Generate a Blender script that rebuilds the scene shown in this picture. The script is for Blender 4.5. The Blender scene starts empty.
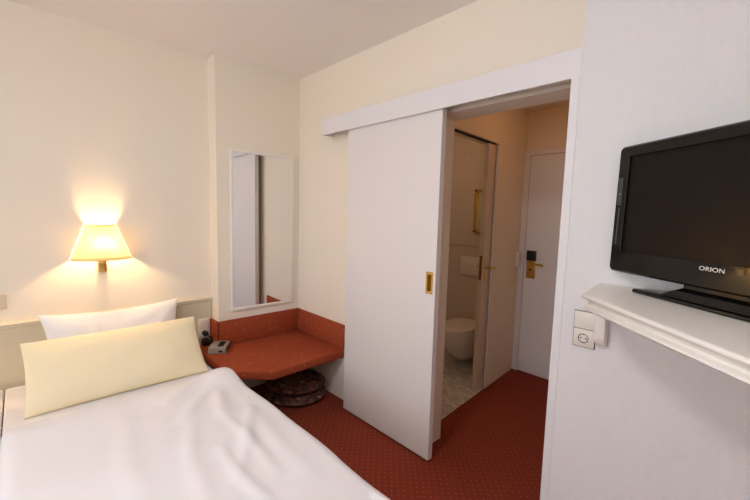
import bpy, bmesh, math, random
from mathutils import Vector, Matrix, noise
PI = math.pi
random.seed(4)
sc = bpy.context.scene
COL = sc.collection

# ------------------------------------------------------------------ materials
def s2l(c):
    return tuple(((v / 12.92) if v <= 0.04045 else ((v + 0.055) / 1.055) ** 2.4) for v in c)

class NT:
    def __init__(s, mat):
        s.t = mat.node_tree; s.n = s.t.nodes
        s.b = s.n['Principled BSDF']
    def node(s, kind, **kw):
        n = s.n.new(kind)
        for k, v in kw.items():
            if k in n.inputs: n.inputs[k].default_value = v
            else: setattr(n, k, v)
        return n
    def link(s, a, b): s.t.links.new(a, b)
    def math(s, op, a, b=None, c=None):
        n = s.n.new('ShaderNodeMath'); n.operation = op
        for i, v in enumerate((a, b, c)):
            if v is None: continue
            if isinstance(v, (int, float)): n.inputs[i].default_value = v
            else: s.link(v, n.inputs[i])
        return n.outputs[0]
    def pos(s):
        g = s.n.new('ShaderNodeNewGeometry'); x = s.n.new('ShaderNodeSeparateXYZ')
        s.link(g.outputs['Position'], x.inputs[0])
        return g.outputs['Position'], x.outputs
    def noise(s, scale, detail=3, vec=None):
        n = s.node('ShaderNodeTexNoise', Scale=scale, Detail=detail)
        s.link(vec if vec else s.pos()[0], n.inputs['Vector'])
        return n.outputs[0]
    def bump(s, h, strength, dist=0.002):
        b = s.node('ShaderNodeBump', Strength=strength, Distance=dist)
        s.link(h, b.inputs['Height']); s.link(b.outputs[0], s.b.inputs['Normal'])
    def mixcol(s, f, a, b):
        m = s.n.new('ShaderNodeMix'); m.data_type = 'RGBA'
        for i, v in ((0, f), (6, a), (7, b)):
            if isinstance(v, (int, float)): m.inputs[i].default_value = v
            elif isinstance(v, tuple): m.inputs[i].default_value = (*v[:3], 1)
            else: s.link(v, m.inputs[i])
        return m.outputs[2]

def mat(name, col, rough=0.5, metal=0.0, nscale=0, nstr=0.2, var=0.0, spec=0.5, coat=0.0, lin=False):
    m = bpy.data.materials.new(name); m.use_nodes = True
    t = NT(m); c = col if lin else s2l(col)
    t.b.inputs['Base Color'].default_value = (*c, 1)
    t.b.inputs['Roughness'].default_value = rough
    t.b.inputs['Metallic'].default_value = metal
    t.b.inputs['Specular IOR Level'].default_value = spec
    t.b.inputs['Coat Weight'].default_value = coat
    if nscale:
        h = t.noise(nscale)
        t.bump(h, nstr)
        if var:
            d = tuple(x * (1 - var) for x in c)
            t.link(t.mixcol(h, d, c), t.b.inputs['Base Color'])
    return m

M = {}
M['wall'] = mat('wall_paint', (.94, .905, .845), .85, nscale=260, nstr=.12)
M['ceiling'] = mat('ceiling_paint', (.955, .94, .925), .9, nscale=180, nstr=.08)
M['white'] = mat('white_lacquer', (.90, .885, .88), .42, nscale=30, nstr=.03)
M['door'] = mat('door_lacquer', (.895, .88, .875), .5, nscale=14, nstr=.04)
M['leaf'] = mat('leaf_paint', (.84, .775, .70), .5, nscale=30, nstr=.04)
M['switchcream'] = mat('switch_cream', (.85, .80, .72), .4, nscale=400, nstr=.01)
M['trim'] = mat('trim_lacquer', (.90, .895, .90), .45, nscale=60, nstr=.05)
M['jamb'] = mat('jamb_paint', (.92, .885, .845), .5, nscale=60, nstr=.05)
M['hallwall'] = mat('hall_wall_paint', (.92, .86, .77), .85, nscale=260, nstr=.1)
M['shelfwhite'] = mat('shelf_white', (.94, .925, .895), .35, nscale=90, nstr=.05)
M['plastic'] = mat('switch_plastic', (.90, .88, .84), .35, nscale=400, nstr=.01)
M['plasticd'] = mat('socket_dark', (.30, .28, .26), .5, nscale=400, nstr=.01)
M['sockgrey'] = mat('socket_grey', (.66, .63, .59), .4, nscale=400, nstr=.01)
M['brass'] = mat('brass', (.84, .70, .40), .22, 1.0, nscale=200, nstr=.03)
M['steel'] = mat('steel', (.70, .70, .70), .25, 1.0, nscale=200, nstr=.03)
M['black'] = mat('black_gloss', (.035, .033, .035), .12, nscale=200, nstr=.0, spec=.5)
M['bezel'] = mat('bezel_black', (.045, .034, .03), .06, nscale=3, nstr=.0, spec=.4)
M['strip'] = mat('speaker_strip', (.22, .25, .25), .35, nscale=900, nstr=.2)
M['blackm'] = mat('black_matte', (.06, .055, .05), .5, nscale=300, nstr=.05)
M['logo'] = mat('logo_silver', (.86, .86, .86), .35, nscale=200, nstr=.01)
M['ceramic'] = mat('ceramic', (.93, .90, .87), .1, nscale=20, nstr=.01, coat=.3)
M['gapshade'] = mat('gap_shade', (.16, .13, .11), .8, nscale=60, nstr=.05)
M['clockgrey'] = mat('silver_plastic', (.60, .58, .56), .35, nscale=300, nstr=.02)
M['clockdark'] = mat('dark_plastic', (.10, .09, .085), .3, nscale=300, nstr=.02)
M['bedbase'] = mat('bed_base_fabric', (.62, .55, .45), .9, nscale=300, nstr=.3)
M['sheet'] = mat('bed_sheet', (.92, .905, .905), .85, nscale=500, nstr=.1)
M['duvet'] = mat('duvet_cotton', (.925, .915, .925), .85, nscale=600, nstr=.1)
M['pillowW'] = mat('white_pillowcase', (.935, .925, .93), .85, nscale=500, nstr=.1)
M['pillowY'] = mat('cream_pillowcase', (.96, .91, .775), .85, nscale=500, nstr=.1)
M['piping'] = mat('cream_hem', (.90, .82, .60), .85, nscale=500, nstr=.1)

# tv screen : black glossy panel, faintly brown
M['screen'] = mat('tv_screen', (.04, .024, .02), .30, nscale=120, nstr=.0, spec=.22)

# patterned wallpaper around the television: fine chevron relief
m = mat('chevron_wallpaper', (.90, .90, .905), .8); t = NT(m)
_, P = t.pos()
zig = t.math('PINGPONG', t.math('ADD', P[0], P[1]), 0.022)
ph = t.math('MULTIPLY', t.math('ADD', P[2], t.math('MULTIPLY', zig, .9)), 2 * PI / .0115)
h = t.math('SINE', ph)
h2 = t.math('ADD', h, t.math('MULTIPLY', t.noise(220), 1.2))
t.bump(h2, .28, .0015)
M['wallpaper'] = m

# headboard : fine vertical ribbing
m = mat('headboard_ribbed', (.84, .80, .70), .7); t = NT(m)
_, P = t.pos()
t.bump(t.math('ADD', t.math('SINE', t.math('MULTIPLY', P[1], 2 * PI / .011)), t.noise(90)), .12, .0012)
M['headboard'] = m
M['headtrim'] = mat('headboard_rail', (.86, .82, .73), .5, nscale=60, nstr=.05)

# carpet with a lattice of small pale dots
def carpet(name, base, dot, sp=.034, r=.085):
    m = mat(name, base, .95, spec=.1); t = NT(m)
    _, P = t.pos()
    a = t.math('ADD', P[0], t.math('MULTIPLY', P[2], .7)); b = t.math('ADD', P[1], t.math('MULTIPLY', P[2], .7))
    k = .7071 / sp
    u = t.math('MULTIPLY', t.math('ADD', a, b), k); v = t.math('MULTIPLY', t.math('SUBTRACT', a, b), k)
    du = t.math('SUBTRACT', t.math('FRACT', u), .5); dv = t.math('SUBTRACT', t.math('FRACT', v), .5)
    d = t.math('SQRT', t.math('ADD', t.math('MULTIPLY', du, du), t.math('MULTIPLY', dv, dv)))
    mr = t.node('ShaderNodeMapRange'); t.link(d, mr.inputs[0])
    mr.inputs[1].default_value = r * .6; mr.inputs[2].default_value = r * 1.25
    mr.inputs[3].default_value = 1; mr.inputs[4].default_value = 0
    nz = t.noise(420, 4)
    c = s2l(base); var = t.mixcol(nz, tuple(x * .55 for x in c), tuple(x * 1.35 for x in c))
    t.link(t.mixcol(t.math('MULTIPLY', mr.outputs[0], .65), var, s2l(dot)), t.b.inputs['Base Color'])
    t.bump(nz, .5, .004)
    return m
M['carpet'] = carpet('red_dotted_carpet', (.535, .228, .158), (.80, .56, .42))
m = mat('red_bench_carpet', (.64, .30, .19), .95, spec=.1); t = NT(m)
vo = t.node('ShaderNodeTexVoronoi', Scale=34.0); t.link(t.pos()[0], vo.inputs['Vector'])
mr = t.node('ShaderNodeMapRange'); t.link(vo.outputs['Distance'], mr.inputs[0])
mr.inputs[1].default_value = .07; mr.inputs[2].default_value = .16; mr.inputs[3].default_value = .8; mr.inputs[4].default_value = 0
nz = t.noise(420, 4); c = s2l((.64, .30, .19))
t.link(t.mixcol(mr.outputs[0], t.mixcol(nz, tuple(x * .55 for x in c), tuple(x * 1.35 for x in c)), s2l((.90, .66, .48))), t.b.inputs['Base Color'])
t.bump(nz, .5, .004)
M['carpet2'] = m

# tiles
def tiles(name, c1, c2, g, sx, sy, ax=(0, 2), mortar=.02, rough=.25):
    m = mat(name, c1, rough); t = NT(m); _, P = t.pos()
    cmb = t.n.new('ShaderNodeCombineXYZ'); t.link(P[ax[0]], cmb.inputs[0]); t.link(P[ax[1]], cmb.inputs[1])
    br = t.node('ShaderNodeTexBrick', Scale=1.0); br.offset = 0.0 if ax == (0, 2) or ax == (1, 2) else .5
    br.inputs['Color1'].default_value = (*s2l(c1), 1); br.inputs['Color2'].default_value = (*s2l(c2), 1)
    br.inputs['Mortar'].default_value = (*s2l(g), 1); br.inputs['Brick Width'].default_value = sx
    br.inputs['Row Height'].default_value = sy; br.inputs['Mortar Size'].default_value = mortar * sy
    t.link(cmb.outputs[0], br.inputs['Vector']); t.link(br.outputs[0], t.b.inputs['Base Color'])
    return m
M['tilex'] = tiles('bathroom_tiles', (.82, .75, .67), (.815, .745, .665), (.79, .72, .64), .2, .3)
M['tiley'] = tiles('bathroom_tiles_side', (.82, .75, .67), (.815, .745, .665), (.79, .72, .64), .2, .3, (1, 2))
M['mosaic'] = tiles('bathroom_mosaic', (.74, .72, .69), (.90, .88, .86), (.62, .60, .58), .06, .03, (0, 1), .08, .4)

# woven cushion cover : dark tapestry
m = mat('tapestry', (.25, .12, .10), .9); t = NT(m)
v = t.node('ShaderNodeTexVoronoi', Scale=38.0); t.link(t.pos()[0], v.inputs['Vector'])
ramp = t.n.new('ShaderNodeValToRGB'); t.link(v.outputs['Color'], ramp.inputs[0])
e = ramp.color_ramp.elements
e[0].position = .25; e[0].color = (*s2l((.26, .14, .12)), 1)
e[1].position = .8; e[1].color = (*s2l((.52, .27, .20)), 1)
x = e.new(.55); x.color = (*s2l((.42, .30, .23)), 1)
x = e.new(.92); x.color = (*s2l((.62, .50, .42)), 1)
t.link(ramp.outputs[0], t.b.inputs['Base Color']); t.bump(t.noise(500), .4)
M['tapestry'] = m

# mirror
M['mirror'] = mat('mirror_glass', (.93, .93, .93), .01, 1.0, nscale=3, nstr=.0)

# lamp shade fabric, translucent
m = bpy.data.materials.new('shade_fabric'); m.use_nodes = True; t = NT(m)
out = t.n['Material Output']
df = t.node('ShaderNodeBsdfDiffuse'); df.inputs[0].default_value = (*s2l((.96, .93, .82)), 1)
tr = t.node('ShaderNodeBsdfTranslucent'); tr.inputs[0].default_value = (*s2l((.985, .955, .87)), 1)
mx = t.node('ShaderNodeMixShader'); mx.inputs[0].default_value = .8
t.link(df.outputs[0], mx.inputs[1]); t.link(tr.outputs[0], mx.inputs[2]); t.link(mx.outputs[0], out.inputs[0])
nz = t.noise(700); bp = t.node('ShaderNodeBump', Strength=.1); t.link(nz, bp.inputs['Height']); t.link(bp.outputs[0], df.inputs['Normal'])
M['shade'] = m
M['shadeedge'] = mat('shade_trim', (.80, .70, .45), .8, nscale=300, nstr=.05)

def emis(name, col, strength):
    m = mat(name, col, .5); t = NT(m)
    t.b.inputs['Emission Color'].default_value = (*s2l(col), 1); t.b.inputs['Emission Strength'].default_value = strength
    return m
BULB = 470
M['bulb'] = emis('bulb_glow', (1.0, .82, .57), BULB)
M['ceilbulb'] = emis('ceiling_lamp_glow', (1.0, .72, .44), 6)
M['overheadfill'] = emis('overhead_fill_glow', (.96, .97, 1.0), 38)  # glow of the added overhead fill
M['bathbulb'] = emis('bath_lamp_glow', (1.0, .84, .66), 18.0)

# window pane : clear thin glass
m = bpy.data.materials.new('window_glass'); m.use_nodes = True; t = NT(m)
tp = t.node('ShaderNodeBsdfTransparent'); gl = t.node('ShaderNodeBsdfGlossy'); gl.inputs['Roughness'].default_value = .02
fr = t.node('ShaderNodeFresnel', IOR=1.45); mx = t.node('ShaderNodeMixShader')
t.link(fr.outputs[0], mx.inputs[0]); t.link(tp.outputs[0], mx.inputs[1]); t.link(gl.outputs[0], mx.inputs[2])
t.link(mx.outputs[0], t.n['Material Output'].inputs[0])
M['glass'] = m

# ------------------------------------------------------------------ mesh helpers
def wloc(o):
    v = Vector((0, 0, 0))
    while o is not None:
        v += o.location; o = o.parent
    return v

def obj(name, bm, m, parent=None, smooth=None, mats=None):
    off = wloc(parent)
    bmesh.ops.recalc_face_normals(bm, faces=bm.faces)
    bm.transform(Matrix.Translation(-off))
    if parent is None:                              # origin at the base of the mesh
        vs = [v.co for v in bm.verts]
        c = Vector(((min(v.x for v in vs) + max(v.x for v in vs)) / 2, (min(v.y for v in vs) + max(v.y for v in vs)) / 2, min(v.z for v in vs)))
        bm.transform(Matrix.Translation(-c))
    me = bpy.data.meshes.new(name); bm.to_mesh(me); bm.free()
    for q in (mats or [m]): me.materials.append(M[q] if isinstance(q, str) else q)
    o = bpy.data.objects.new(name, me); COL.objects.link(o)
    if parent is not None: o.parent = parent
    else: o.location = c
    if smooth:
        me.shade_smooth()
        if smooth != 'full':
            try: me.set_sharp_from_angle(angle=math.radians(smooth))
            except Exception: pass
    return o

def thing(name, label, cat, loc, group=None):
    o = bpy.data.objects.new(name, None); COL.objects.link(o)
    o.location = loc; o.empty_display_size = .05
    o['label'] = label; o['category'] = cat
    if group: o['group'] = group
    return o
def tag(o, label, cat, group=None):
    o['label'] = label; o['category'] = cat
    if group: o['group'] = group
    return o
def struct(name, bm, m, parent=None, label=None, smooth=None, mats=None):
    o = obj(name, bm, m, parent, smooth, mats)
    if parent is None: o['kind'] = 'structure'
    if label: o['label'] = label; o['category'] = name.split('_')[0]
    return o

def B(): return bmesh.new()
def box(bm, a, b, bev=0, seg=2, mi=0, mtx=None):
    x0, y0, z0 = (min(a[i], b[i]) for i in range(3)); x1, y1, z1 = (max(a[i], b[i]) for i in range(3))
    t = bmesh.new(); bmesh.ops.create_cube(t, size=1)
    for v in t.verts:
        v.co = Vector((x0 + (v.co.x + .5) * (x1 - x0), y0 + (v.co.y + .5) * (y1 - y0), z0 + (v.co.z + .5) * (z1 - z0)))
    if bev: bmesh.ops.bevel(t, geom=list(t.edges), offset=bev, segments=seg, affect='EDGES', profile=.5)
    return join(bm, t, mi, mtx)
def join(bm, t, mi=0, mtx=None):
    if mtx is not None: t.transform(mtx)
    vm = {v: bm.verts.new(v.co) for v in t.verts}
    for f in t.faces:
        try: n = bm.faces.new([vm[v] for v in f.verts]); n.material_index = mi
        except ValueError: pass
    t.free(); return bm
def prism(bm, pts, z0, z1, bev=0, seg=2, mtx=None, mi=0, axis='z'):
    t = bmesh.new()
    def P(p, z): return (p[0], p[1], z)
    lo = [t.verts.new(P(p, z0)) for p in pts]; hi = [t.verts.new(P(p, z1)) for p in pts]
    n = len(pts)
    t.faces.new(lo[::-1]); t.faces.new(hi)
    for i in range(n): t.faces.new((lo[i], lo[(i + 1) % n], hi[(i + 1) % n], hi[i]))
    bmesh.ops.recalc_face_normals(t, faces=t.faces)
    if bev: bmesh.ops.bevel(t, geom=list(t.edges), offset=bev, segments=seg, affect='EDGES', profile=.5)
    return join(bm, t, mi, mtx)
def lathe(bm, prof, n=32, mtx=None, mi=0, closed=False, arc=2 * PI):
    t = bmesh.new(); rings = []
    for r, z in prof:
        if r < 1e-6: rings.append([t.verts.new((0, 0, z))])
        else: rings.append([t.verts.new((r * math.cos(2 * PI * i / n), r * math.sin(2 * PI * i / n), z)) for i in range(n)])
    for a, b in zip(rings, rings[1:]):
        for i in range(n):
            j = (i + 1) % n
            if len(a) == 1 and len(b) == 1: continue
            if len(a) == 1: t.faces.new((a[0], b[j], b[i]))
            elif len(b) == 1: t.faces.new((a[i], a[j], b[0]))
            else: t.faces.new((a[i], a[j], b[j], b[i]))
    return join(bm, t, mi, mtx)
def tube(bm, pts, r, n=10, mtx=None, mi=0):
    pts = [Vector(p) for p in pts]; t = bmesh.new(); rings = []
    up = Vector((0, 0, 1))
    for i, p in enumerate(pts):
        d = (pts[min(i + 1, len(pts) - 1)] - pts[max(i - 1, 0)]).normalized()
        a = d.cross(up)
        if a.length < 1e-3: a = d.cross(Vector((1, 0, 0)))
        a.normalize(); b = d.cross(a)
        rr = r[i] if isinstance(r, (list, tuple)) else r
        rings.append([t.verts.new(p + a * rr * math.cos(2 * PI * k / n) + b * rr * math.sin(2 * PI * k / n)) for k in range(n)])
    for A, C in zip(rings, rings[1:]):
        for k in range(n): t.faces.new((A[k], A[(k + 1) % n], C[(k + 1) % n], C[k]))
    t.faces.new(rings[0][::-1]); t.faces.new(rings[-1])
    return join(bm, t, mi, mtx)
def loft(bm, rings, caps=True, mi=0):
    t = bmesh.new(); R = [[t.verts.new(p) for p in r] for r in rings]; n = len(R[0])
    for a, b in zip(R, R[1:]):
        for i in range(n): t.faces.new((a[i], a[(i + 1) % n], b[(i + 1) % n], b[i]))
    if caps: t.faces.new(R[0][::-1]); t.faces.new(R[-1])
    return join(bm, t, mi)
def RX(a): return Matrix.Rotation(a, 4, 'X')
def RY(a): return Matrix.Rotation(a, 4, 'Y')
def RZ(a): return Matrix.Rotation(a, 4, 'Z')
def T(*v): return Matrix.Translation(Vector(v))

# ------------------------------------------------------------------ the room
XL, HP, H, R, YB = -.146, -.706, 2.573, 3.25, -4.2       # headboard wall, projection edge, height, right wall, rear wall
OX0, OX1, WT = 1.47, 2.231, .17                          # doorway in the back wall
DH = 2.035
HY = 1.645; HZ = 2.42                                    # end wall and ceiling of the hallway
def hx(y): return 1.36 - .085 * (y - .17)                # hallway face of the bathroom wall

struct('floor', box(B(), (XL - .15, YB - .15, -.1), (R + .15, HY + .2, 0)), 'carpet', label='dark red carpet floor with rows of small pale dots')
struct('ceiling', box(B(), (XL - .15, YB - .15, H), (R + .15, WT, H + .12)), 'ceiling')
struct('wall_left', box(B(), (XL - .15, YB - .15, 0), (XL, 0, H)), 'wall')
struct('wall_left_projection', box(B(), (XL, HP, 0), (0, 0, H)), 'wall')
bm = B()
box(bm, (XL - .15, 0, 0), (OX0 - .02, WT, H)); box(bm, (OX0 - .02, 0, DH + .02), (OX1, WT, H))
struct('wall_back', bm, 'wall')
PX = 2.268
struct('wall_back_right', box(B(), (PX, -.11, 0), (R, WT, H)), 'wallpaper')
struct('wall_right', box(B(), (R, YB - .15, 0), (R + .15, WT, H)), 'wall')
# wall behind the camera with the window that lights the room
WX0, WX1, WZ0, WZ1 = .9, 3.0, .8, 2.42
bm = B()
box(bm, (XL, YB - .15, 0), (WX0, YB, H)); box(bm, (WX1, YB - .15, 0), (R, YB, H))
box(bm, (WX0, YB - .15, 0), (WX1, YB, WZ0)); box(bm, (WX0, YB - .15, WZ1), (WX1, YB, H))
struct('wall_front', bm, 'wall')
bm = B()
for a, b in (((WX0, WZ0), (WX1, WZ0 + .06)), ((WX0, WZ1 - .06), (WX1, WZ1)), ((WX0, WZ0), (WX0 + .06, WZ1)), ((WX1 - .06, WZ0), (WX1, WZ1)), (((WX0 + WX1) / 2 - .04, WZ0), ((WX0 + WX1) / 2 + .04, WZ1))):
    box(bm, (a[0], YB - .10, a[1]), (b[0], YB - .04, b[1]), .004)
wn = struct('window_1', bm, 'white')
struct('pane', box(B(), (WX0 + .05, YB - .075, WZ0 + .05), (WX1 - .05, YB - .069, WZ1 - .05)), 'glass', wn)
struct('window_sill', box(B(), (WX0 - .04, YB - .03, WZ0 - .03), (WX1 + .04, YB + .06, WZ0 - .001), .006), 'white', wn)
# unseen ceiling lamp, added to give the room its light from overhead
LX, LY = 2.0, -2.2
rl = thing('ceiling_lamp', 'unseen round ceiling lamp added as overhead fill above the foot of the bed', 'lamp', (LX, LY, H))
obj('lamp_base', lathe(B(), [(0, H), (.22, H), (.22, H - .02), (0, H - .02)], 40, T(LX, LY, 0)), 'steel', rl, 40)
obj('glass_bowl', lathe(B(), [(.21, H - .019), (.205, H - .045), (.17, H - .085), (.10, H - .11), (0, H - .12)], 40, T(LX, LY, 0)), 'overheadfill', rl, 'full')

# doorway lining and trim
bm = B()
box(bm, (OX0 - .0195, 0.002, 0), (OX0, WT + .002, DH + .0195)); box(bm, (OX0, 0.002, DH), (OX1 - .0005, WT + .002, DH + .0195))
struct('trim_1', bm, 'jamb')
struct('trim_2', box(B(), (OX1, -.112, 0), (PX, WT, 2.034), .003), 'trim')
bm = B()
box(bm, (.475, -.112, 2.032), (PX, -.094, 2.148), .002); box(bm, (.475, -.094, 2.13), (PX, -.001, 2.147))
box(bm, (.475, -.094, 2.034), (.491, -.001, 2.13))
struct('trim_3', bm, 'trim', label='long white boxed rail cover above the sliding door')

# sliding door
d1 = struct('door_1', box(B(), (.772, -.088, .012), (1.572, -.048, 2.10), .002), 'door', label='white sliding door panel standing half open over the doorway')
bm = B(); px, pz = 1.530, 1.075
for a, b in (((-.025, -.064), (.025, -.048)), ((-.025, .048), (.025, .064)), ((-.025, -.05), (-.013, .05)), ((.013, -.05), (.025, .05))):
    box(bm, (px + a[0], -.0915, pz + a[1]), (px + b[0], -.0875, pz + b[1]), .001)
pull = obj('recessed_pull', bm, 'brass', d1)
bm = B(); n = 14
rings = []
for i in range(n + 1):
    a = PI * i / n
    rings.append([(px - .013 + .026 * 0 + q * .026, -.0878 - .0, pz + .05 * math.cos(a)) if False else (px - .013 + q * .026, -.0882 + .0 + .010 * math.sin(a) * (-0) , pz + .05 * math.cos(a)) for q in (0, .33, .66, 1)])
t2 = bmesh.new(); V = [[t2.verts.new((x_, -.0885 - .0 , z_)) for (x_, y_, z_) in r] for r in rings]
for i, r in enumerate(V):
    for k, v_ in enumerate(r):
        v_.co.y = -.0884 - .0004 * math.sin(PI * i / n)
for A_, C_ in zip(V, V[1:]):
    for k in range(3): t2.faces.new((A_[k], A_[k + 1], C_[k + 1], C_[k]))
join(bm, t2)
bmesh.ops.solidify(bm, geom=list(bm.faces), thickness=.0004)
obj('finger_cup', bm, mat('aged_brass', (.62, .44, .14), .3, 1.0, nscale=200, nstr=.05), pull)
bm = B()
for sx in (-.019, .019):
    for sz in (-.057, .057): lathe(bm, [(0, .0015), (.0028, .001), (.003, 0), (0, 0)], 10, T(px + sx, -.0912, pz + sz) @ RX(PI / 2))
obj('screws', bm, 'steel', pull)

# hallway
def seg(bm, y0, y1, z0, z1, o0=0, o1=-.12, mi=0):
    prism(bm, [(hx(y0) + o0, y0), (hx(y1) + o0, y1), (hx(y1) + o1, y1), (hx(y0) + o1, y0)], z0, z1, mi=mi)
bm = B()
BY0, BY1, BZ = .33, 1.05, 2.047
seg(bm, WT, BY0, 0, HZ); seg(bm, BY0, BY1, BZ, HZ)
seg(bm, BY1, HY, 0, HZ, 0, -.012); seg(bm, BY1, HY, 0, HZ, -.068, -.12); seg(bm, BY1, HY, BZ, HZ, -.012, -.068)
struct('wall_hall_left', bm, 'hallwall')
struct('wall_hall_back', box(B(), (hx(HY) - .12, HY, 0), (2.45, HY + .15, HZ)), 'hallwall')
struct('wall_hall_right', box(B(), (2.30, WT, 0), (2.45, HY, HZ)), 'hallwall')
struct('ceiling_hall', box(B(), (-.5, WT, HZ), (2.45, HY + .15, HZ + .1)), 'hallwall')
# pocket sliding bathroom door
bm = B(); seg(bm, .92, 1.60, .008, BZ - .012, -.021, -.059)
d3 = struct('door_3', bm, 'leaf', label='narrow bathroom door leaf slid mostly into the hallway wall')
yh = .975; zz = 1.045
bm = B(); seg(bm, .918, .921, zz - .10, zz + .10, -.030, -.050)
obj('lock_plate', bm, mat('worn_brass', (.55, .38, .16), .35, 1.0, nscale=200, nstr=.05), d3)
bm = B()
seg(bm, yh - .022, yh + .022, zz - .11, zz + .05, -.0205, -.0175)
tube(bm, [(hx(yh) - .02, yh, zz), (hx(yh) + .028, yh, zz), (hx(yh) + .034, yh + .015, zz), (hx(yh) + .030, yh + .07, zz)], .007, 10)
obj('handle', bm, 'brass', d3, 40)
bm = B()
tube(bm, [(hx(yh) - .06, yh, zz), (hx(yh) - .10, yh, zz), (hx(yh) - .106, yh + .02, zz), (hx(yh) - .105, yh + .09, zz)], .008, 10)
obj('handle', bm, 'brass', d3, 40)
bm = B(); seg(bm, BY0, BY1 - .005, BZ - .003, BZ + .0005, -.018, -.062)
struct('trim_4', bm, 'gapshade')  # dark strip stands in for the shade inside the door track groove
bm = B(); seg(bm, BY1 - .004, BY1, 0, BZ, .002, -.014)
struct('trim_5', bm, 'trim')

# entrance door at the end of the hall
bm = B()
EX0, EX1, EZ = 1.288, 2.17, 2.025
box(bm, (hx(HY) + .001, HY - .022, 0), (EX0, HY, EZ + .04), .002); box(bm, (EX1, HY - .022, 0), (EX1 + .045, HY, EZ + .04), .002)
box(bm, (EX0, HY - .022, EZ), (EX1, HY, EZ + .04), .002)
struct('trim_6', bm, 'door')
d2 = struct('door_2', box(B(), (EX0 + .003, HY - .016, .008), (EX1 - .003, HY - .002, EZ - .003), .002), 'door', label='white entrance door with brass key card lock at the end of the hall')
fy = HY - .016
lk = obj('lock_plate', box(B(), (1.318, fy - .010, .905), (1.400, fy, 1.075), .003), 'brass', d2, 40)
obj('card_reader', box(B(), (1.316, fy - .022, 1.068), (1.402, fy, 1.160), .004), 'clockdark', d2, 40)
bm = B(); tube(bm, [(1.362, fy - .008, 1.045), (1.362, fy - .05, 1.045), (1.375, fy - .06, 1.045), (1.485, fy - .058, 1.043)], .010, 12)
obj('handle', bm, 'brass', d2, 40)
bm = B(); lathe(bm, [(0, .004), (.010, .003), (.011, 0)], 20, T(1.355, fy - .0098, .985) @ RX(PI / 2))
obj('keyhole', bm, 'clockdark', lk)
# small wall unit by the entrance door
y0, y1 = 1.552, 1.618
bm = B(); box(bm, (hx(1.58) - .004, y0, 1.005), (hx(1.58) + .022, y1, 1.145), .005)
sw = tag(obj('wall_switch', bm, 'plastic', None, 40), 'white double light switch on the hallway wall beside the entrance door', 'switch')
bm = B(); box(bm, (hx(1.58) + .021, y0 + .006, 1.082), (hx(1.58) + .026, y1 - .006, 1.138), .002)
obj('rocker', bm, 'plastic', sw, 40)
bm = B(); box(bm, (hx(1.58) + .021, y0 + .006, 1.012), (hx(1.58) + .026, y1 - .006, 1.068), .002)
obj('rocker', bm, 'plastic', sw, 40)
# hall ceiling lamp
cl = thing('ceiling_lamp', 'flush round glass ceiling lamp in the hallway', 'lamp', (1.80, .95, HZ))
obj('lamp_base', lathe(B(), [(0, HZ), (.13, HZ), (.13, HZ - .015), (0, HZ - .015)], 32, T(1.80, .95, 0)), 'steel', cl, 40)
obj('glass_bowl', lathe(B(), [(.12, HZ - .014), (.11, HZ - .04), (.07, HZ - .065), (0, HZ - .075)], 32, T(1.80, .95, 0)), 'ceilbulb', cl, 'full')

# bathroom
BX0 = -.35; BYB = 1.60
struct('wall_bathroom_back', box(B(), (BX0 - .1, BYB, 0), (hx(BYB) - .121, HY + .15, HZ)), 'tilex')
struct('wall_bathroom_left', box(B(), (BX0 - .1, WT, 0), (BX0, BYB, HZ)), 'tiley')
bm = B(); prism(bm, [(BX0, WT), (hx(WT) - .001, WT), (hx(BYB) - .001, BYB), (BX0, BYB)], -.02, .006)
struct('floor_bathroom', bm, 'mosaic', label='grey mosaic tile bathroom floor')
struct('trim_7', box(B(), (BX0, BYB - .012, 1.155), (hx(BYB) - .13, BYB, 1.18), .003), 'tilex')
bl = thing('ceiling_lamp', 'round flush ceiling lamp inside the bathroom', 'lamp', (.55, .85, HZ))
obj('lamp_base', lathe(B(), [(0, HZ), (.11, HZ), (.11, HZ - .015), (0, HZ - .015)], 32, T(.55, .85, 0)), 'steel', bl, 40)
obj('glass_bowl', lathe(B(), [(.10, HZ - .014), (.09, HZ - .04), (.05, HZ - .06), (0, HZ - .065)], 32, T(.55, .85, 0)), 'bathbulb', bl, 'full')

# wall-hung toilet
TX, TY = .835, BYB
to = thing('toilet', 'white wall hung toilet with closed lid under the flush plate', 'toilet', (TX, TY - .27, .06))
def dshape(w, l, z, y1=TY, n=36, back=.75):
    # D-like outline: straight back at the wall, rounded front
    pts = []; l *= 1.13; z -= .014
    for i in range(n):
        a = 2 * PI * i / n
        cx = math.cos(a); sy = math.sin(a)
        x_ = w * (abs(cx) ** .8) * (1 if cx >= 0 else -1)
        y_ = (l * .5) * (abs(sy) ** (.9 if sy < 0 else .55)) * (1 if sy >= 0 else -1)
        if sy > 0: x_ *= (1 - (1 - back) * sy ** 2)
        pts.append((TX + x_, y1 - l * .5 + y_, z))
    return pts
rings = []
for w, l, z, dy in ((.085, .24, .075, -.02), (.10, .29, .085, 0), (.115, .34, .13, 0), (.135, .40, .20, 0), (.16, .455, .28, 0), (.175, .485, .34, 0), (.178, .49, .372, 0), (.172, .485, .378, 0)):
    rings.append(dshape(w, l, z, TY - .012 + (dy if dy else 0)))
obj('bowl', loft(B(), rings), 'ceramic', to, 50)
rings = [dshape(.172, .47, .379, TY - .03), dshape(.184, .495, .382, TY - .022), dshape(.184, .495, .394, TY - .022), dshape(.180, .49, .397, TY - .025)]
obj('seat', loft(B(), rings), 'ceramic', to, 50)
rings = [dshape(.182, .49, .400, TY - .025), dshape(.186, .498, .403, TY - .022), dshape(.186, .498, .414, TY - .022), dshape(.178, .485, .424, TY - .028), dshape(.12, .38, .430, TY - .08)]
obj('lid', loft(B(), rings), 'ceramic', to, 60)
bm = B(); box(bm, (.622, BYB - .016, .850), (.985, BYB - .001, 1.045), .005)
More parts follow.
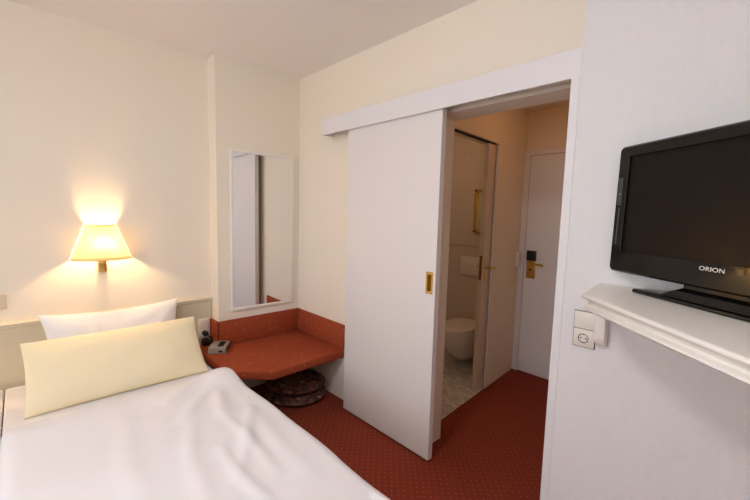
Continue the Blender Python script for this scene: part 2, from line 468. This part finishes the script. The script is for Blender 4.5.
fp = tag(obj('flush_plate', bm, 'plastic', None, 40), 'wide white flush plate on the bathroom tiles above the toilet', 'flush plate')
bm = B(); box(bm, (.700, BYB - .022, .862), (.975, BYB - .015, 1.033), .003)
obj('button', bm, 'plastic', fp, 40)
bm = B(); box(bm, (.630, BYB - .020, .862), (.692, BYB - .015, 1.033), .003)
obj('button', bm, 'plastic', fp, 40)
gm = thing('wall_mirror', 'slim gilt framed mirror on the tiled bathroom wall above the toilet', 'mirror', (.90, BYB - .01, 1.295))
bm = B(); gx0, gx1, gz0, gz1 = .765, 1.10, 1.295, 1.73
for a, b in (((gx0, gz0), (gx1, gz0 + .03)), ((gx0, gz1 - .03), (gx1, gz1)), ((gx0, gz0), (gx0 + .03, gz1)), ((gx1 - .03, gz0), (gx1, gz1))):
    box(bm, (a[0], BYB - .035, a[1]), (b[0], BYB - .001, b[1]), .006)
obj('frame', bm, 'brass', gm, 40)
obj('glass', box(B(), (gx0 + .02, BYB - .012, gz0 + .02), (gx1 - .02, BYB - .006, gz1 - .02)), 'mirror', gm)

# ------------------------------------------------------------------ headboard, bed
hb = thing('headboard', 'long cream ribbed headboard panel fixed along the left wall', 'headboard', (XL, -1.9, 0))
obj('panel', box(B(), (XL + .001, -3.4, .02), (XL + .018, HP - .004, .748), .002), 'headboard', hb)
bm = B(); prof = [(0, .744), (.022, .744), (.028, .750), (.026, .757), (.033, .763), (.033, .772), (.028, .777), (0, .777)]
prism(bm, [(a, b) for a, b in prof], 0, 1)
bm.transform(Matrix(((1, 0, 0, XL + .001), (0, 0, 1, 0), (0, 1, 0, 0), (0, 0, 0, 1))))
for v in bm.verts: v.co.y = -3.4 if v.co.y < .5 else HP - .004
obj('rail', bm, 'headtrim', hb, 30)

def bed(y0, y1, label):
    b = thing('bed', label, 'bed', (.85, (y0 + y1) / 2, 0), 'twin beds')
    bm = B(); box(bm, (XL + .04, y0 + .015, .06), (1.86, y1 - .015, .215), .01)
    obj('bed_base', bm, 'bedbase', b)
    for x_ in (.0, 1.75):
        for y_ in (y0 + .10, y1 - .10):
            obj('leg', box(B(), (x_ - .03, y_ - .03, 0), (x_ + .03, y_ + .03, .065), .004), 'blackm', b)
    bm = B(); bmesh.ops.create_grid(bm, x_segments=1, y_segments=1, size=1); bm.clear()
    box(bm, (XL + .045, y0 + .001, .215), (1.88, y1 - .001, .402), .014, 4)
    obj('mattress', bm, 'sheet', b, 60)
    return b
bed(-1.885, -.885, 'low single bed with white sheet beside the red corner bench')
bed(-2.895, -1.888, 'second bed at the left edge of the photo beside the first mattress')

# duvet
def ridge(x_, y_, pts, w, amp):
    best = 9; bt = 0; n = len(pts) - 1
    p = Vector((x_, y_))
    for i, (a, b) in enumerate(zip(pts, pts[1:])):
        a = Vector(a); b = Vector(b); ab = b - a
        t_ = max(0, min(1, (p - a).dot(ab) / ab.length_squared)); d = (p - (a + ab * t_)).length
        if d < best: best = d; bt = (i + t_) / n
    return .85 * amp * max(0, math.sin(PI * bt)) ** .7 * math.exp(-(best / (w * 1.15)) ** 2)
folds = [([(1.0, -1.10), (1.25, -1.09), (1.43, -1.094), (1.65, -1.10)], .022, .012),
         ([(1.10, -.96), (1.15, -.99), (1.37, -1.107), (1.58, -1.244)], .025, .014),
         ([(.80, -1.02), (.95, -1.06), (1.10, -1.10)], .03, .014),
         ([(.72, -.98), (.9, -1.18), (1.05, -1.28)], .03, .012),
         ([(.66, -1.10), (.80, -1.30)], .035, .010),
         ([(.95, -1.20), (1.3, -1.32), (1.75, -1.36)], .03, .010),
         ([(.78, -1.45), (1.2, -1.52), (1.9, -1.50)], .04, .007),
         ([(.95, -.94), (1.3, -.99), (1.8, -1.02)], .03, .008),
         ([(1.3, -1.20), (1.5, -1.22), (1.9, -1.18)], .02, .011)]
def duvet():
    bm = B(); NX, NY = 150, 110
    x0, x1 = .555, 2.02
    V = []
    for i in range(NX + 1):
        row = []
        s = i / NX
        for j in range(NY + 1):
            q = j / NY
            # cross profile: q<.82 flat top from y0 to y1 ; the rest rolls over the edge and hangs
            y0, y1 = -1.878, -.895 + .0
            xx = x0 + (x1 - x0) * s
            wav = .005 * math.sin(xx * 5.3 + .6) + .003 * math.sin(xx * 13.0)
            top = .455
            if q <= .86:
                y_ = y0 + (y1 + wav - y0) * (q / .86); z_ = top; hang = 0
                e0 = min(1, (y_ - y0) / .05)
                z_ = .412 + (top - .412) * math.sqrt(max(0, 1 - (1 - e0) ** 2))
            else:
                a = (q - .86) / .14
                if a < .45:
                    th = a / .45 * PI / 2; y_ = y1 + wav + .04 * math.sin(th); z_ = top - .04 + .04 * math.cos(th)
                else:
                    bb = (a - .45) / .55; y_ = y1 + wav + .04 + .006 * bb * math.sin(xx * 11); z_ = top - .04 - .20 * bb
            # rounded head edge
            d = (s * (x1 - x0))
            he = min(1, d / .055); hr = math.sqrt(max(0, 1 - (1 - he) ** 2))
            if q <= .86: z_ = .412 + (z_ - .412) * hr
            # puff near the head right corner and along the edges
            puff = .040 * math.exp(-((xx - .70) / .13) ** 2 - ((y_ + .95) / .10) ** 2) + .016 * math.exp(-((xx - .68) / .10) ** 2)
            flat = 1 if q <= .86 else max(0, 1 - (q - .86) / .05)
            r_ = sum(ridge(xx, y_, *f) for f in folds) * flat
            nz = .005 * noise.noise(Vector((xx * 4, y_ * 4, 1.3))) + .004 * noise.noise(Vector((xx * 11, y_ * 9, 4.3)))
            z_ += hr * (puff * flat + r_ + nz * flat)
            # foot end
            fe = max(0, (xx - 1.90) / .12)
            if fe > 0 and q <= .86: z_ -= .05 * fe * fe
            # head edge is slightly slanted and its right corner pulled towards the foot
            xoff = .02 * math.sin(y_ * 3.1) + .05 * max(0, (q - .80) / .2) ** 2
            row.append(bm.verts.new((xx + xoff * (1 - s), y_, z_)))
        V.append(row)
    for i in range(NX):
        for j in range(NY): bm.faces.new((V[i][j], V[i + 1][j], V[i + 1][j + 1], V[i][j + 1]))
    return bm
dv = obj('duvet', duvet(), 'duvet', None, 'full')
sm = dv.modifiers.new('thickness', 'SOLIDIFY'); sm.thickness = .008; sm.offset = 1
tag(dv, 'white creased duvet spread over the bed nearest the camera', 'duvet')

# pillows
def pillow_bm(w, h, th, power=2.6, flange=0, pinch=.035, seed=0, wr=.004, NU=48, NV=30):
    bm = B(); S = []
    for side in (1, -1):
        V = []
        for i in range(NU + 1):
            row = []
            for j in range(NV + 1):
                u = -1 + 2 * i / NU; v = -1 + 2 * j / NV
                uu = math.sin(u * PI / 2); vv = math.sin(v * PI / 2)
                x_ = uu * w / 2 * (1 - pinch * (1 - abs(uu)) * 0 - pinch * (1 - vv * vv) * abs(uu))
                y_ = vv * h / 2 * (1 - pinch * 1.3 * (1 - uu * uu) * abs(vv))
                hh = th / 2 * (max(0, 1 - abs(uu) ** power) * max(0, 1 - abs(vv) ** power)) ** .55
                k = hh / (th / 2)
                hh += wr * k * (noise.noise(Vector((uu * 3.1 + seed, vv * 2.2, side * 2.0 + seed))) + .6 * noise.noise(Vector((uu * 8 + seed, vv * 3, side + 7))))
                row.append((x_, y_, side * max(0.0025 if 0 < i < NU and 0 < j < NV else .0, hh)))
            V.append(row)
        S.append(V)
    A = [[bm.verts.new(c) for c in r] for r in S[0]]
    Bk = [[(A[i][j] if i in (0, NU) or j in (0, NV) else bm.verts.new(S[1][i][j])) for j in range(NV + 1)] for i in range(NU + 1)]
    for G in (A, Bk):
        for i in range(NU):
            for j in range(NV): bm.faces.new((G[i][j], G[i + 1][j], G[i + 1][j + 1], G[i][j + 1]))
    return bm
def place(bm, c, ex, ey):
    ex = Vector(ex).normalized(); ey = Vector(ey); ey = (ey - ex * ex.dot(ey)).normalized(); ez = ex.cross(ey)
    mtx = Matrix.Identity(4)
    for k, e_ in enumerate((ex, ey, ez)):
        for r in range(3): mtx[r][k] = e_[r]
    bm.transform(Matrix.Translation(Vector(c)) @ mtx); return bm
bm = pillow_bm(.755, .42, .15, seed=3, wr=.014, pinch=.10)
place(bm, (.035, -1.352, .624), (0.0, 1, 0.0), (-.16, 0, .40))
tag(obj('pillow', bm, 'pillowW', None, 'full'), 'plain white pillow leaning on the headboard behind the cream one', 'pillow')
bm = pillow_bm(.885, .405, .13, seed=8, wr=.006, pinch=.03)
place(bm, (.262, -1.366, .560), (0.0, 1, 0), (-.25, 0, .29))
py = obj('pillow', bm, 'pillowY', None, 'full')
tag(py, 'long pale yellow pillow leaning in front of the white pillow', 'pillow')
# piped hem along the lower edge
bm = B(); pts = []
for i in range(41):
    uu = math.sin((-1 + 2 * i / 40) * PI / 2)
    pts.append((uu * .4425, -.2025 * (1 - .03 * 1.3 * (1 - uu * uu)) , 0))
tube(bm, pts, .003, 8)
place(bm, (.262, -1.366, .560), (0.0, 1, 0), (-.25, 0, .29))
obj('piping', bm, 'piping', py, 'full')

# ------------------------------------------------------------------ wall lamps
def wall_lamp(y, label):
    # half-cone shade that stands against the wall
    cz0, cz1 = 1.124, 1.345; cx = XL + .092; r0, r1 = .163, .080; x0 = XL + .004
    L = thing('wall_lamp', label, 'lamp', (XL, y, 1.04))
    n = 40; t = bmesh.new(); rings = []
    for i in range(9):
        f = i / 8; r_ = r0 + (r1 - r0) * f; z_ = cz0 + (cz1 - cz0) * f
        rings.append([t.verts.new((x0 + r_ * .95 * math.sin(PI * k / n), y - r_ * math.cos(PI * k / n), z_)) for k in range(n + 1)])
    for A_, C_ in zip(rings, rings[1:]):
        for k in range(n): t.faces.new((A_[k], A_[k + 1], C_[k + 1], C_[k]))
    bm = join(B(), t)
    sh = obj('lamp_shade', bm, 'shade', L, 'full')
    s_ = sh.modifiers.new('thickness', 'SOLIDIFY'); s_.thickness = .0012
    for r_, z_ in ((r0, cz0), (r1, cz1)):
        bm = tube(B(), [(x0 + r_ * .95 * math.sin(PI * k / n), y - r_ * math.cos(PI * k / n), z_) for k in range(n + 1)], .0024, 6)
        obj('edging', bm, 'shadeedge', sh, 40)
    bm = box(B(), (XL + .001, y - .021, 1.036), (XL + .03, y + .021, 1.135), .003)
    obj('wall_bracket', bm, 'brass', L, 40)
    bm = B()
    tube(bm, [(XL + .028, y, 1.10), (XL + .06, y, 1.10), (cx, y, 1.110), (cx, y, 1.15)], .007, 10)
    lathe(bm, [(0, 1.145), (.017, 1.145), (.017, 1.185), (0, 1.185)], 20, T(cx, y, 0))
    obj('arm', bm, 'brass', L, 40)
    bm = B()
    lathe(bm, [(0, 1.184), (.012, 1.185), (.016, 1.202), (.022, 1.220), (.022, 1.235), (.014, 1.252), (0, 1.257)], 20, T(cx, y, 0))
    obj('bulb', bm, 'bulb', L, 'full')
    bm = B()                                           # wires that carry the shade
    for a in (-.9, 0, .9):
        tube(bm, [(cx, y, 1.175), (x0 + .128 * math.cos(a), y + .136 * math.sin(a), 1.205)], .0015, 6)
    obj('shade_carrier', bm, 'brass', L, 40)
    return L
wall_lamp(-1.398, 'lit brass wall lamp with cream cone shade above the white pillow')
wall_lamp(-2.42, 'lit brass wall lamp over the second bed, left of the light switch')

# light switch at the far left
sx = XL
s = tag(obj('light_switch', box(B(), (sx + .001, -1.935, .858), (sx + .012, -1.853, .942), .003), 'switchcream', None, 40), 'white square light switch on the wall left of the wall lamp', 'switch')
obj('rocker', box(B(), (sx + .011, -1.925, .868), (sx + .017, -1.863, .932), .003), 'switchcream', s, 40)

# double socket on the headboard beside the bench, with a black plug
def schuko(parent, c, nrm, up, m='plastic', r=.021):
    nrm = Vector(nrm); up = Vector(up); side = up.cross(nrm)
    mt = Matrix.Identity(4)
    for k, e_ in enumerate((side, up, nrm)):
        for q in range(3): mt[q][k] = e_[q]
    mt = Matrix.Translation(Vector(c)) @ mt
    bm = B()
    lathe(bm, [(r + .003, 0), (r + .003, .0022), (r, .0024), (r, .0002), (0, .0002)], 28, mt)
    o = obj('socket_well', bm, m, parent, 40)
    bm = B()
    lathe(bm, [(r - .0002, .0004), (r - .0002, .0016), (r - .0035, .0006), (r - .0035, .0004)], 28, mt)
    for dx in (-.0095, .0095): lathe(bm, [(0, .0012), (.0032, .0012), (.0032, .0003)], 12, mt @ T(dx, 0, 0))
    for dy in (-.0185, .0185): box(bm, (-.003, dy - .003, .0003), (.003, dy + .003, .0022), 0, mtx=mt)
    obj('contacts', bm, 'plasticd', o)
    return o
px0 = XL + .018
s = thing('wall_socket', 'white double power socket on the headboard behind the black plug', 'socket', (px0, -.772, .47))
obj('frame', box(B(), (px0 + .0005, -.815, .462), (px0 + .010, -.730, .614), .003), 'plastic', s, 40)
obj('upper_module', box(B(), (px0 + .009, -.806, .542), (px0 + .015, -.739, .606), .003), 'plastic', s, 40)
lo = obj('lower_module', box(B(), (px0 + .009, -.806, .470), (px0 + .013, -.739, .534), .003), 'plastic', s, 40)
pg = thing('power_plug', 'black plug with cable in the socket by the pale yellow pillow', 'plug', (px0 + .03, -.772, .41))
bm = B(); lathe(bm, [(0, .045), (.013, .044), (.019, .034), (.020, .0), (0, 0)], 20, T(px0 + .0135, -.772, .502) @ RY(PI / 2)); obj('plug_body', bm, 'blackm', pg, 40)
bm = B(); box(bm, (px0 + .016, -.800, .409), (px0 + .062, -.750, .462), .010, 3); obj('adapter', bm, 'blackm', pg, 40)
bm = B(); tube(bm, [(px0 + .055, -.772, .502), (px0 + .075, -.768, .498), (px0 + .085, -.755, .48), (px0 + .080, -.748, .45), (px0 + .06, -.752, .43)], .004, 8); obj('cable', bm, 'blackm', pg, 'full')

# ------------------------------------------------------------------ mirror on the projection
my0, my1, mz0, mz1 = -.610, -.068, .675, 1.916
mi = thing('wall_mirror', 'tall narrow white framed mirror above the red corner bench', 'mirror', (0, -.333, mz0))
bm = B(); fw = .018; MA = math.radians(-1.3)
for a, b in (((my0, mz0), (my1, mz0 + fw)), ((my0, mz1 - fw), (my1, mz1)), ((my0, mz0 + fw), (my0 + fw, mz1 - fw)), ((my1 - fw, mz0 + fw), (my1, mz1 - fw))):
    box(bm, (.001, a[0], a[1]), (.022, b[0], b[1]), .002)
obj('frame', bm, 'shelfwhite', mi, 40)
obj('glass', box(B(), (-.004, my0 + fw - .002, mz0 + fw - .002), (.004, my1 - fw + .002, mz1 - fw + .002), mtx=T(.009, -.333, 0) @ RZ(MA) @ T(0, .333, 0)), 'mirror', mi)

# ------------------------------------------------------------------ carpeted corner bench
be = thing('corner_bench', 'red carpet covered corner bench with low upstand under the mirror', 'bench', (.3, -.4, .34))
outl = [(.001, -.001), (.668, -.001), (.676, -.613), (.462, -.838), (XL + .020, -.838), (XL + .020, HP - .001), (.001, HP - .001)]
bm = B(); prism(bm, outl, .345, .408, .012, 3); obj('bench_top', bm, 'carpet2', be, 40)
bm = B()
box(bm, (.001, HP - .016, .409), (.016, -.001, .605), .004); box(bm, (.001, -.016, .409), (.668, -.001, .605), .004)
box(bm, (XL + .002, HP - .018, .409), (.016, HP - .001, .605), .004)
obj('upstand', bm, 'carpet2', be, 40)
bm = B(); box(bm, (.001, -.68, .315), (.03, -.02, .344), .002); box(bm, (.03, -.03, .315), (.625, -.001, .344), .002)
obj('wall_batten', bm, 'white', be)
# two round floor cushions under the bench
def cushion(c, r, h, ecc, rz, label):
    bm = B(); prof = []
    N = 14
    for i in range(N + 1):
        a = -PI / 2 + PI * i / N
        prof.append((max(0, r * (.80 * (math.cos(a) ** .45 if math.cos(a) > 0 else 0) + .20 * math.cos(a))), h / 2 + h / 2 * math.sin(a)))
    prof[0] = (0, 0.0); prof[-1] = (0, h)
    lathe(bm, prof, 40, T(*c) @ RZ(rz) @ Matrix.Diagonal((1, ecc, 1, 1)))
    o = obj('floor_cushion', bm, 'tapestry', None, 'full')
    bm = B(); pts = [(c[0] + math.cos(rz) * r * math.cos(a) - math.sin(rz) * ecc * r * math.sin(a), c[1] + math.sin(rz) * r * math.cos(a) + math.cos(rz) * ecc * r * math.sin(a), c[2] + h / 2) for a in [2 * PI * k / 48 for k in range(49)]]
    tube(bm, pts, .006, 6); obj('piping', bm, 'tapestry', o, 'full')
    return tag(o, label, 'cushion', 'round cushions under the bench')
cushion((.345, -.24, .001), .245, .068, .92, .3, 'lower of two round dark tapestry cushions lying on the carpet under the bench')
cushion((.325, -.225, .070), .235, .075, .92, .5, 'upper of two round dark tapestry cushions stacked under the bench')

# small silver radio clock on the bench
cc = Vector((.086, -.733, .408))
ck = thing('clock_radio', 'small silver clock radio with black buttons on the red bench', 'clock', cc)
ang = math.atan2(-.730 + .822 - .0, .179 - .117)
mt = Matrix.Translation(cc) @ RZ(ang) @ Matrix.Diagonal((1.12, 1.1, 1.1, 1))
bm = B(); box(bm, (-.055, -.072, .001), (.055, .072, .046), .005, 2, mtx=mt); obj('body', bm, 'clockgrey', ck, 40)
bm = B(); box(bm, (.0545, -.060, .009), (.0565, .060, .038), .001, 1, mtx=mt); obj('display', bm, 'clockdark', ck)
bm = B(); box(bm, (-.047, -.0735, .008), (.047, -.0715, .039), .001, 1, mtx=mt); obj('front_grille', bm, 'clockgrey', ck)
bm = B(); box(bm, (.010, -.0745, .014), (.034, -.073, .027), .0005, 1, mtx=mt); obj('badge', bm, 'clockdark', ck)
for k in range(4):
    bm = B(); box(bm, (-.004, -.050 + k * .026, .0455), (.036, -.033 + k * .026, .0495), .001, 1, mtx=mt); obj('button', bm, 'clockdark', ck)

# ------------------------------------------------------------------ corner shelf with television
YW = -.11; SZ = 1.213
def shelf_poly(ins):
    k = ins * .41
    return [(2.392 + ins, YW - .001), (2.430 + ins, -.415 - k * 0 + .0 * ins), (2.943 + k * .6, -.928 + ins * 1.0), (R - .001, -.928 + ins), (R - .001, YW - .001)]
def shelf_in(ins):
    # offset of the visible edges towards the wall
    dx = ins
    a = (2.392 + dx, YW - .001)
    b = Vector((2.430, -.415)); d1 = Vector((.038, -.305)).normalized(); n1 = Vector((-d1.y, d1.x))   # inward normal of the left end
    d2 = Vector((.52, -.495)).normalized(); n2 = Vector((-d2.y, d2.x))
    # intersection of both offset lines
    p1 = b + n1 * ins; p2 = b + n2 * ins
    den = d1.x * d2.y - d1.y * d2.x; s_ = ((p2.x - p1.x) * d2.y - (p2.y - p1.y) * d2.x) / den
    q = p1 + d1 * s_
    c = Vector((2.95, -.910)); c1 = Vector((c.x + ins * .414, c.y + ins))
    return [(a[0], a[1]), (q.x, q.y), (c1.x, c1.y), (R - .001, c.y + ins), (R - .001, YW - .001)]
sf = thing('corner_shelf', 'white moulded corner shelf carrying the television', 'shelf', (2.85, -.45, 1.14))
def shelf_part(rows):
    return loft(B(), [[(x_, y_, z_) for x_, y_ in shelf_in(i_)] for i_, z_ in rows])
obj('shelf_board', shelf_part([(.008, 1.1975), (.002, 1.199), (-.001, 1.203), (-.001, 1.208), (.003, 1.2115), (.009, SZ)]), 'shelfwhite', sf, 50)
obj('moulding', shelf_part([(.035, 1.156), (.022, 1.157), (.011, 1.160), (.004, 1.166), (.005, 1.171), (.012, 1.1745), (.022, 1.176), (.021, 1.188), (.016, 1.194), (.008, 1.1975)]), 'shelfwhite', sf, 50)
bm = B(); pr_ = [(YW - .001, 1.157), (YW - .075, 1.157), (YW - .062, 1.12), (YW - .048, 1.0), (YW - .036, .976), (YW - .020, .966), (YW - .001, .964)]
prism(bm, pr_, 2.407, 2.443, .003, 2)
bm.transform(Matrix(((0, 0, 1, 0), (1, 0, 0, 0), (0, 1, 0, 0), (0, 0, 0, 1))))
obj('bracket', bm, 'shelfwhite', sf, 40)
bm = B(); prism(bm, [(R - .001 - (a - (YW - .001)) * -1, b) for a, b in pr_], -.84, -.80, .003, 2)
bm.transform(Matrix(((1, 0, 0, 0), (0, 0, 1, 0), (0, 1, 0, 0), (0, 0, 0, 1))))
obj('bracket', bm, 'shelfwhite', sf, 40)

# television : local x to the right along the screen, local y away from the viewer
TA = math.atan2(-.59, .807); TW, TH, TZ0 = .737, .457, 1.273
TO = Vector((2.433, -.150, 0))
tvm = Matrix.Translation(TO) @ RZ(TA)
stm = tvm.copy(); tvm = tvm @ T(0, 0, TZ0) @ RX(math.radians(-.8)) @ T(0, 0, -TZ0)
tc = stm @ Vector((TW / 2, .06, 0))
tv = thing('television', 'black flat television standing diagonally on the white corner shelf', 'television', (tc.x, tc.y, SZ))
Bz = .040; Bs = .048; z0, z1 = TZ0, TZ0 + TH
SB = z0 + .078
bm2 = B()
# frame as a single ring with rounded outer corners
def rr(x0_, z0_, x1_, z1_, r, n=5):
    p = []
    for cx, cz, a0 in ((x1_ - r, z1_ - r, 0), (x0_ + r, z1_ - r, PI / 2), (x0_ + r, z0_ + r, PI), (x1_ - r, z0_ + r, 3 * PI / 2)):
        for k in range(n + 1):
            a = a0 + PI / 2 * k / n; p.append((cx + r * math.cos(a), cz + r * math.sin(a)))
    return p
rows = [((0.0, z0, TW, z1, .016), .034), ((0.0, z0, TW, z1, .016), .006), ((.006, z0 + .006, TW - .006, z1 - .006, .012), 0.0),
        ((Bs - .002, SB - .002, TW - Bs + .002, z1 - Bz + .002, .003), 0.0), ((Bs, SB, TW - Bs, z1 - Bz, .003), .003), ((Bs, SB, TW - Bs, z1 - Bz, .003), .012)]
bm = loft(bm2, [[(p[0], y_, p[1]) for p in rr(*q)] for q, y_ in rows], False)
bm.transform(tvm); frame = obj('bezel', bm, 'bezel', tv, 30)
bm = box(B(), (Bz - .004, .008, SB - .004), (TW - Bz + .004, .014, z1 - Bz + .004)); bm.transform(tvm); obj('screen', bm, 'screen', tv)
rows = [((.002, z0 + .002, TW - .002, z1 - .002, .015), .032), ((.012, z0 + .012, TW - .012, z1 - .012, .03), .042), ((.10, z0 + .05, TW - .10, z1 - .06, .03), .066), ((.14, z0 + .08, TW - .14, z1 - .10, .03), .085)]
bm = loft(B(), [[(p[0], y_, p[1]) for p in rr(*q)] for q, y_ in rows], True)
bm.transform(tvm); obj('back_cover', bm, 'blackm', tv, 40)
bm = box(B(), (.010, -.0012, z0 + .245), (.030, .002, z0 + .345), .001, 1); bm.transform(tvm); obj('control_strip', bm, 'strip', frame)
bm = box(B(), (.014, -.0012, z0 + .10), (.024, .002, z0 + .235), .001, 1); bm.transform(tvm); obj('side_buttons', bm, 'black', frame)
bm = lathe(B(), [(0, .0014), (.0018, .001), (.002, 0)], 10, tvm @ T(.024, -.0012, z0 + .285) @ RX(PI / 2)); obj('indicator_light', bm, 'logo', frame)
bm = box(B(), (.452, -.001, z0 + .052), (.468, .002, z0 + .072), .001, 1); bm.transform(tvm); obj('remote_sensor', bm, 'black', frame)
# lettering
cu = bpy.data.curves.new('lettering', 'FONT'); cu.body = 'ORION'; cu.size = .0175; cu.extrude = .0004; cu.offset = .0
cu.align_x = 'CENTER'; cu.align_y = 'CENTER'; cu.space_character = 1.05
tmp = bpy.data.objects.new('lettering_source', cu); COL.objects.link(tmp)
bpy.context.view_layer.update()
me = bpy.data.meshes.new_from_object(tmp.evaluated_get(bpy.context.evaluated_depsgraph_get()))
bpy.data.objects.remove(tmp); bpy.data.curves.remove(cu)
bm = B(); bm.from_mesh(me); bpy.data.meshes.remove(me)
bm.transform(tvm @ T(TW / 2 + .016, -.0008, z0 + .058) @ RX(PI / 2) @ Matrix.Diagonal((1.22, 1, 1, 1)))
lg = obj('logo_lettering', bm, 'logo', frame); lg['label'] = 'silver letters ORION'
# stand
bm = B(); cxm = TW / 2
prism(bm, [(cxm - .25, .004), (cxm - .235, -.012), (cxm + .235, -.012), (cxm + .25, .004), (cxm + .18, .15), (cxm - .18, .15)], SZ + .001, SZ + .013, .004, 2)
bm.transform(stm); st = obj('stand', bm, 'black', tv, 40)
bm = loft(B(), [[(cxm + a * w_, .05 + b * d_, z_) for a, b in ((-1, -1), (1, -1), (1, 1), (-1, 1))] for w_, d_, z_ in ((.15, .040, SZ + .012), (.12, .03, SZ + .030), (.09, .018, SZ + .045), (.09, .016, z0 + .06))])
bm.transform(stm); obj('stand_neck', bm, 'black', tv, 30)

# switch and socket under the shelf end
ws = thing('wall_socket', 'white power socket under a blank cover beside the doorway, below the shelf end', 'socket', (2.359, YW, .941))
obj('frame', box(B(), (2.319, YW - .010, .940), (2.399, YW - .0005, 1.013), .003), 'plastic', ws, 40)
obj('dark_outline', box(B(), (2.3172, YW - .0075, .9382), (2.4008, YW - .0003, 1.0878), .001), 'plasticd', ws)  # dark border stands in for the shadow gap and dirt round the frames
obj('blank_cover', box(B(), (2.319, YW - .012, 1.0150), (2.399, YW - .0005, 1.086), .003), 'plastic', ws, 40)
obj('socket_module', box(B(), (2.328, YW - .0125, .948), (2.390, YW - .0095, 1.006), .002), 'plastic', ws, 40)
schuko(ws, (2.359, YW - .0127, .977), (0, -1, 0), (0, 0, 1), 'plastic', .020)

# ------------------------------------------------------------------ daylight, camera
w = bpy.data.worlds.new('sky'); sc.world = w; w.use_nodes = True
bg = w.node_tree.nodes['Background']; bg.inputs[0].default_value = (.62, .75, 1, 1); bg.inputs[1].default_value = 1.0
la = bpy.data.lights.new('daylight', 'AREA'); la.shape = 'RECTANGLE'; la.size = WX1 - WX0; la.size_y = WZ1 - WZ0
la.energy = 40; la.color = (.90, .94, 1.0)
lo_ = bpy.data.objects.new('window_daylight', la); COL.objects.link(lo_)
lo_.location = ((WX0 + WX1) / 2, YB - .25, (WZ0 + WZ1) / 2 + .1); lo_.rotation_euler = (math.radians(86), 0, 0)

cam = bpy.data.cameras.new('camera'); cam.sensor_width = 36; cam.lens = 374.41 * 36 / 750
cam.clip_start = .02; cam.clip_end = 50
co = bpy.data.objects.new('camera', cam); COL.objects.link(co)
y_, p_, r_ = (math.radians(v) for v in (46.481, -5.58, 1.537))
fwd = Vector((-math.sin(y_) * math.cos(p_), math.cos(y_) * math.cos(p_), math.sin(p_)))
rt = Vector((math.cos(y_), math.sin(y_), 0)); up = rt.cross(fwd)
r2 = rt * math.cos(r_) + up * math.sin(r_); u2 = -rt * math.sin(r_) + up * math.cos(r_)
mt = Matrix.Identity(4)
for k, e_ in enumerate((r2, u2, -fwd)):
    for q in range(3): mt[q][k] = e_[q]
mt.translation = Vector((2.848, -1.776, 1.463))
co.matrix_world = mt
sc.camera = co
vs = sc.view_settings
vs.view_transform = 'Standard'; vs.look = 'None'; vs.exposure = 0.2; vs.gamma = 1.0; vs.use_curve_mapping = False
sc.cycles.max_bounces = 10; sc.cycles.diffuse_bounces = 6
